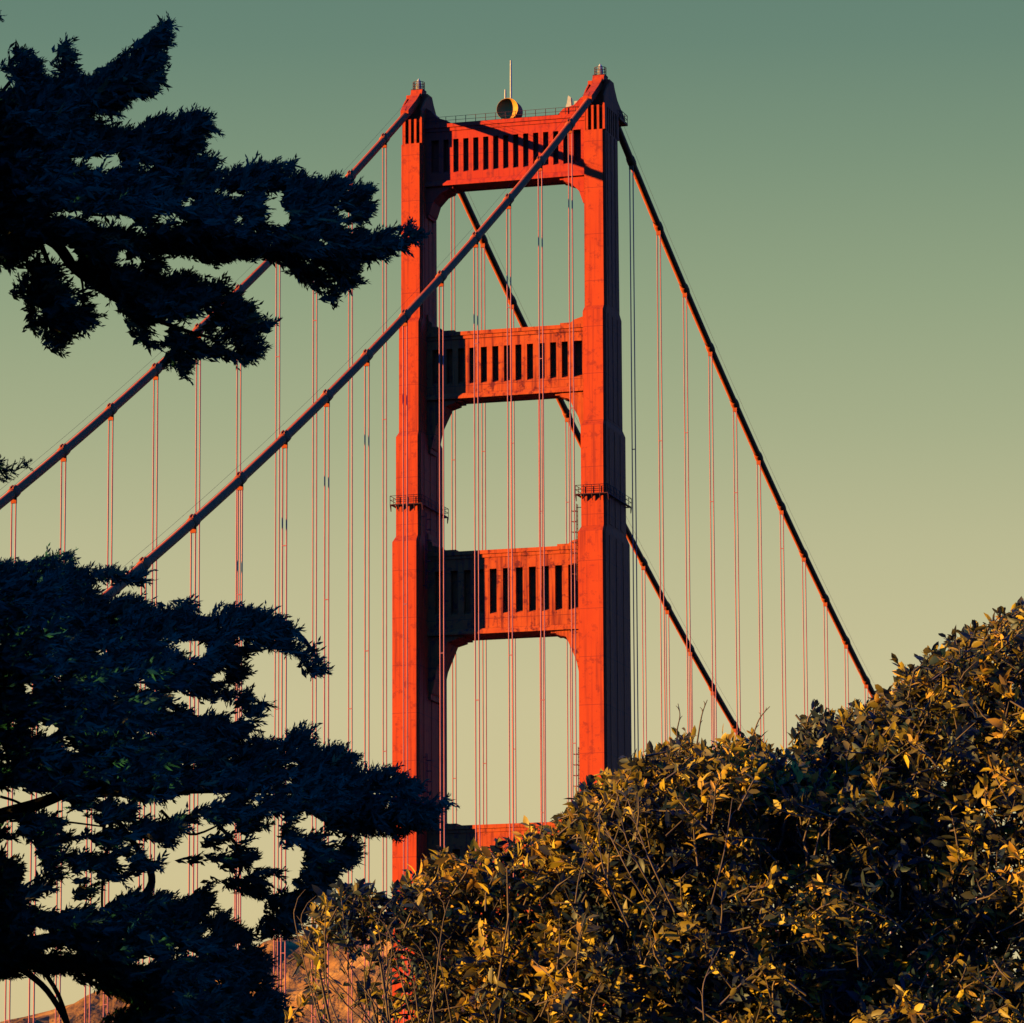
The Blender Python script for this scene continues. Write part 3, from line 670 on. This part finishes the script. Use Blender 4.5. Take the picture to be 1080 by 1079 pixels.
# --- lower cypress
DL = 24.0
tb2 = px(-120, 1800, DL+.5); tb2.z = ground_h(tb2.x, tb2.y)-.2
lo = tree_root('cypress_tree', tb2, 'dense dark cypress crown filling the lower left, golden flecks and sky gaps', 'tree', 'cypress trees at the left')
trunk(lo, [tb2, px(-110, 1500, DL+.4), px(-60, 1250, DL+.3), px(-40, 950, DL+.3), px(-50, 700, DL+.2), px(-90, 520, DL)], .26, .06)
for pts, r0, r1 in [
    ([(-40, 1015, .3), (60, 990, .2), (150, 985, .1), (225, 1010, 0), (262, 1045, 0)], .045, .008),
    ([(-60, 800, .3), (80, 830, .2), (220, 830, 0), (350, 835, -.1), (455, 850, -.1)], .055, .006),
    ([(-60, 720, .2), (80, 660, .1), (200, 655, 0), (300, 660, 0), (338, 700, 0)], .045, .005),
    ([(-60, 880, .2), (0, 860, .1), (60, 840, .0), (140, 800, 0), (230, 770, 0)], .045, .008),
    ([(20, 1020, 0), (50, 1045, 0), (75, 1090, 0), (90, 1150, 0)], .016, .012), ([(35, 1010, .1), (62, 1050, .1), (80, 1110, .1)], .012, .010),
    ([(140, 960, 0), (160, 930, 0), (148, 900, 0), (120, 860, 0)], .022, .012), ([(230, 870, 0), (255, 900, 0), (250, 930, 0)], .01, .005),
    ([(0, 840, 0), (25, 850, 0), (48, 880, 0)], .007, .005), ([(10, 866, .1), (60, 866, .1), (110, 872, .1)], .006, .004), ([(115, 905, .1), (108, 935, .1), (108, 970, .1)], .007, .006),
    ([(170, 855, .1), (200, 880, 0), (235, 868, 0)], .008, .004), ([(245, 690, 0), (262, 688, 0), (300, 680, 0)], .006, .004)]:
    adopt(limb(pts, r0, r1, DL, None), lo)
adopt(cypress_crown('foliage', LO, LOH, 20000, DL, 1.9, None, flow=(.8, -.1), lace=lace_noise(0, lambda x, y: .03 if 835 < y < 945 and x < 330 else (-.36 if y > 700 else (-.45 if x > 150 else -.75)))), lo)
fringe(LO, 650, DL, lo)
OUT2 = [(-15, 640), (-15, 1140), (250, 1140), (330, 1400), (100, 1600), (-250, 1550), (-600, 1400), (-800, 1050), (-700, 700), (-400, 540), (-150, 560)]
adopt(cypress_crown('foliage', OUT2, [], 7000, DL, 3.0, None, flow=(-.2, -.4), big=1.5), lo)
adopt(cypress_crown('foliage', [(-12, 600), (-12, 1120), (-80, 1250), (-500, 1250), (-560, 800), (-400, 520), (-100, 540)], [], 14000, DL-1.1, 3.0, None, flow=(-.2, -.4), big=1.5), lo)  # extra unseen foliage nearer the viewer, added to block sun from this crown

# ---------------------------------------------------------------- broad leaved shrubs
def leaves(base, dirs, nrm, ln, w):
    """folded, arched lance shaped leaves: 8 verts, 6 triangles"""
    n = len(base); s = unit(np.cross(dirs, nrm)); nn = unit(np.cross(s, dirs))
    curl = rng.uniform(-.1, .5, n)[:, None]; fold = rng.uniform(.1, .5, n)[:, None]
    def at(t, sd, wd):
        return base + dirs*(ln*t)[:, None] - nn*(ln[:, None]*curl*t*t) + s*(w*sd*wd)[:, None] + nn*(w[:, None]*abs(sd)*fold*wd)
    V = np.stack([at(0, 0, 0), at(.3, 1, .85), at(.3, 0, 0), at(.3, -1, .85), at(.68, 1, .8), at(.68, 0, 0), at(.68, -1, .8), at(1.0, 0, 0)], 1).reshape(-1, 3)
    i = np.arange(n)*8
    T = [(0,1,2),(0,2,3),(1,4,5),(1,5,2),(2,5,6),(2,6,3),(4,7,5),(5,7,6)]
    Fc = np.concatenate([np.stack([i+a, i+b, i+c], 1) for a, b, c in T])
    return V, Fc, len(T)

def shrub(root, top, dep, n_shoot, depth_back, leaf=(.021, .056), bottom=1500, sparse=None, bulge=.5):
    tx = np.array([q[0] for q in top], float); ty = np.array([q[1] for q in top], float)
    us = rng.uniform(tx[0], tx[-1], n_shoot*4); tops = np.interp(us, tx, ty)
    tops = tops + np.array([13*mn.noise(Vector((u*.045, dep, 0))) + 7*mn.noise(Vector((u*.16, dep, 2))) for u in us]) - 14*(rng.random(len(us)) < .03)
    vs = tops + (bottom-tops)*rng.random(len(us))**1.15*1.0 + 6
    lay = rng.random(len(us))                      # 0 front .. 1 deep
    keep = np.ones(len(us), bool)
    if sparse is not None: keep = rng.random(len(us)) < sparse(us, vs, lay)
    us, vs, lay, tops = [a[keep][:n_shoot] for a in (us, vs, lay, tops)]
    n = len(us)
    dtop = vs - tops
    # bumpy front surface: clumps of foliage that swell toward the viewer
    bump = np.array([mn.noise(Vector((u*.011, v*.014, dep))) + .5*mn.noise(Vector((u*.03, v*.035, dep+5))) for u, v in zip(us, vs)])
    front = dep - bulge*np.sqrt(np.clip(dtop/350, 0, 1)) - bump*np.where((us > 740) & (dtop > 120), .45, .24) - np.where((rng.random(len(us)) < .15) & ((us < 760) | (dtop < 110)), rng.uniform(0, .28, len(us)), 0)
    D = front + lay**1.3*depth_back*np.clip(.25+dtop/160, 0, 1)
    P = pxn(np.stack([us, vs], 1), D)
    # shoot direction: up, away from the crown's heart, toward the viewer for the front ones
    topness = np.exp(-dtop/60)[:, None]
    dr = Uv*(.55+.5*topness) + Rv*rng.normal(scale=.6, size=(n, 1)) - Fv*((1-topness)*.7*rng.random((n, 1))) + rng.normal(scale=.35, size=(n, 3)) - Rv*.15
    dr = unit(dr); sl = rng.uniform(.09, .2, n)
    sl = np.where(dtop < 12, sl*.7, sl)
    P0 = P - dr*sl[:, None]*.8
    B = []; Dd = []; Nn = []; Ll = []; Tn = []
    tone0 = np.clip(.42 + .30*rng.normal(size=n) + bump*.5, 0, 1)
    for k in range(13):
        t = .15 + .85*(k+rng.random(n))/13
        a = k*2.4 + rng.uniform(0, 6.28)
        e1 = unit(np.cross(dr, Fv+.01)); e2 = np.cross(dr, e1)
        rad = e1*math.cos(a) + e2*math.sin(a)
        d = unit(dr*(.45+.45*t[:, None]) + rad*.8 + rng.normal(scale=.28, size=(n, 3)) - Vector_z*.12)
        B.append(P0 + dr*(sl*t)[:, None]); Dd.append(d); Nn.append(unit(dr*.8 - rad*.4 + rng.normal(scale=.4, size=(n, 3))))
        Ll.append(rng.uniform(*leaf, n)*(1.1-.3*abs(t-.5))); Tn.append(np.clip(tone0 + .16*rng.normal(size=n), 0, 1))
    B, Dd, Nn = map(np.concatenate, (B, Dd, Nn)); Ll = np.concatenate(Ll); Tn = np.concatenate(Tn)
    V, Fc, k = leaves(B, Dd, Nn, Ll, Ll*rng.uniform(.15, .27, len(Ll)))
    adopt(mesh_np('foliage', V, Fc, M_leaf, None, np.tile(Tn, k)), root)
    # shoot stems
    mb = MB()
    for i in range(0, n):
        if lay[i] < .55 or dtop[i] < 40:
            a = Vector(P0[i]); b = Vector(P0[i]+dr[i]*sl[i]); m = (a+b)/2 + Vector(rng.normal(size=3)*.008)
            mb.tube([a, m, b], [.0035, .003, .0015], 4, caps=False)
    adopt(mb.build('twigs', M_twig, None, recalc=False), root)
Vector_z = np.array([0, 0, 1.0])
DB = 16.0
TOPA = [(292, 1095), (300, 1045), (318, 1000), (335, 950), (352, 928), (400, 932), (440, 925), (462, 902), (500, 899), (540, 888), (580, 868), (615, 850), (660, 850), (720, 900), (800, 1000)]
TOPB = [(560, 1000), (600, 880), (622, 822), (650, 818), (680, 792), (720, 780), (760, 784), (790, 776), (825, 790), (845, 772), (852, 750), (900, 745), (925, 735), (950, 710), (975, 688), (1000, 676), (1030, 660), (1055, 645), (1085, 632), (1200, 610), (1320, 650), (1500, 760)]
def shrub_root(u, dep, label, grp='broad-leaved shrubs in front of the tower'):
    b = px(u, 1900, dep); b.z = ground_h(b.x, b.y)-.05
    return tree_root('leafy_shrub', b, label, 'shrub', grp)
sa = shrub_root(520, DB+.3, 'lower shrub with bare arching twigs and golden leaves below the left tower leg')
def sparseA(u, v, lay):
    f = np.clip((u-400)/110, 0, 1); low = np.clip((v-955)/50, 0, 1)
    dens = 1 - (1-f)*low*.88
    return dens
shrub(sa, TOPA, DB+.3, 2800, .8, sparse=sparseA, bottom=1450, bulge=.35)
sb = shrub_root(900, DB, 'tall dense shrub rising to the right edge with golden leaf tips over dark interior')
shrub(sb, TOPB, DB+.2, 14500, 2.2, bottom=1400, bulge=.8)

def stems(root, starts, dep, n, spread, top):
    tx = [q[0] for q in top]; ty = [q[1] for q in top]
    base = Vector(root.location)
    for i in range(n):
        u = rng.uniform(*spread); v = np.interp(u, tx, ty) + rng.uniform(20, 130)
        d = dep + rng.uniform(-.5, .7)
        tip = px(u, v, d); lowp = px(starts + (u-starts)*.45, 1500, dep+rng.uniform(-.3, .3)); b = base + Vector((rng.normal()*.12, rng.normal()*.12, 0))
        pts = []
        for k in range(13):
            t = k/12; q = b*(1-t)**2 + lowp*2*t*(1-t) + tip*t*t + Vector(rng.normal(size=3)*.018)
            pts.append(q)
        mb = MB(); mb.tube(pts, [.022*(1-.85*k/12) for k in range(13)], 6); adopt(mb.build('stem', M_twig, None, recalc=False), root)
stems(sa, 480, DB+.3, 12, (330, 640), TOPA)
stems(sb, 900, DB+.2, 16, (620, 1080), TOPB)

# bare arching twigs at the front of the shrubs
def bare(root, lst, dep):
    for pts in lst:
        mb = MB()
        P = [px(u, v, dep + dd) for u, v, dd in pts]; m = len(P)
        sm = []
        for i in range(m-1):
            p0, p1, p2, p3 = P[max(i-1, 0)], P[i], P[i+1], P[min(i+2, m-1)]
            for k in range(6):
                t = k/6; sm.append(.5*((2*p1)+(p2-p0)*t+(2*p0-5*p1+4*p2-p3)*t*t+(3*p1-p0-3*p2+p3)*t**3))
        sm.append(P[-1]); mb.tube(sm, [.0032-.0022*i/len(sm) for i in range(len(sm))], 5)
        if len(sm) > 8:
            for q in (.35, .55, .75):
                k0 = int(len(sm)*q); L0 = (sm[-1]-sm[0]).length; dd = (sm[k0]-sm[k0-1]).normalized()
                sd = Vector(R2)*rng.uniform(.35, .8)*(1 if rng.random() < .5 else -1) + Vector(F)*rng.uniform(-.3, .3)
                mb.tube([sm[k0], sm[k0]+(dd+sd*.6)*L0*.07, sm[k0]+(dd*.9+sd*.9)*L0*.13], [.0018, .0014, .0007], 4)
        adopt(mb.build('twig', M_twig, None, recalc=False), root)
la = []
for i in range(22):
    u0 = rng.uniform(330, 520); v0 = rng.uniform(1090, 1250); u1 = u0 + rng.uniform(-90, 30); v1 = rng.uniform(965, 1030)
    u1 = max(u1, 312 + (v1-935)*0); c = rng.uniform(-18, 18); z = rng.uniform(-.35, .3)
    la.append([(u0, v0, z), (u0*.6+u1*.4+c, v0*.6+v1*.4, z), (u1, v1, z), (u1+rng.uniform(-22, 14), v1-rng.uniform(5, 30), z)])
bare(sa, la, DB+.15)
lb = []
for i in range(9):
    u0 = rng.uniform(600, 760); v0 = rng.uniform(900, 1090); u1 = u0 + rng.uniform(-60, 25); v1 = v0 - rng.uniform(60, 150)
    top = np.interp(u1, [q[0] for q in TOPB], [q[1] for q in TOPB]); v1 = max(v1, top+15); c = rng.uniform(-14, 14); z = rng.uniform(-.1, .15)
    dd = -.8*math.sqrt(max(0, min(1, (v0-top)/350))) - .25 + z
    lb.append([(u0, v0, dd), ((u0+u1)/2+c, (v0+v1)/2, dd), (u1, v1, dd+.1)])
lb += [[(716, 790, 0), (714, 772, 0), (717, 755, 0), (715, 742, 0)], [(735, 785, 0), (740, 755, 0), (746, 738, 0)], [(790, 790, 0), (800, 760, 0), (812, 745, 0)]]
bare(sb, lb, DB+.2)
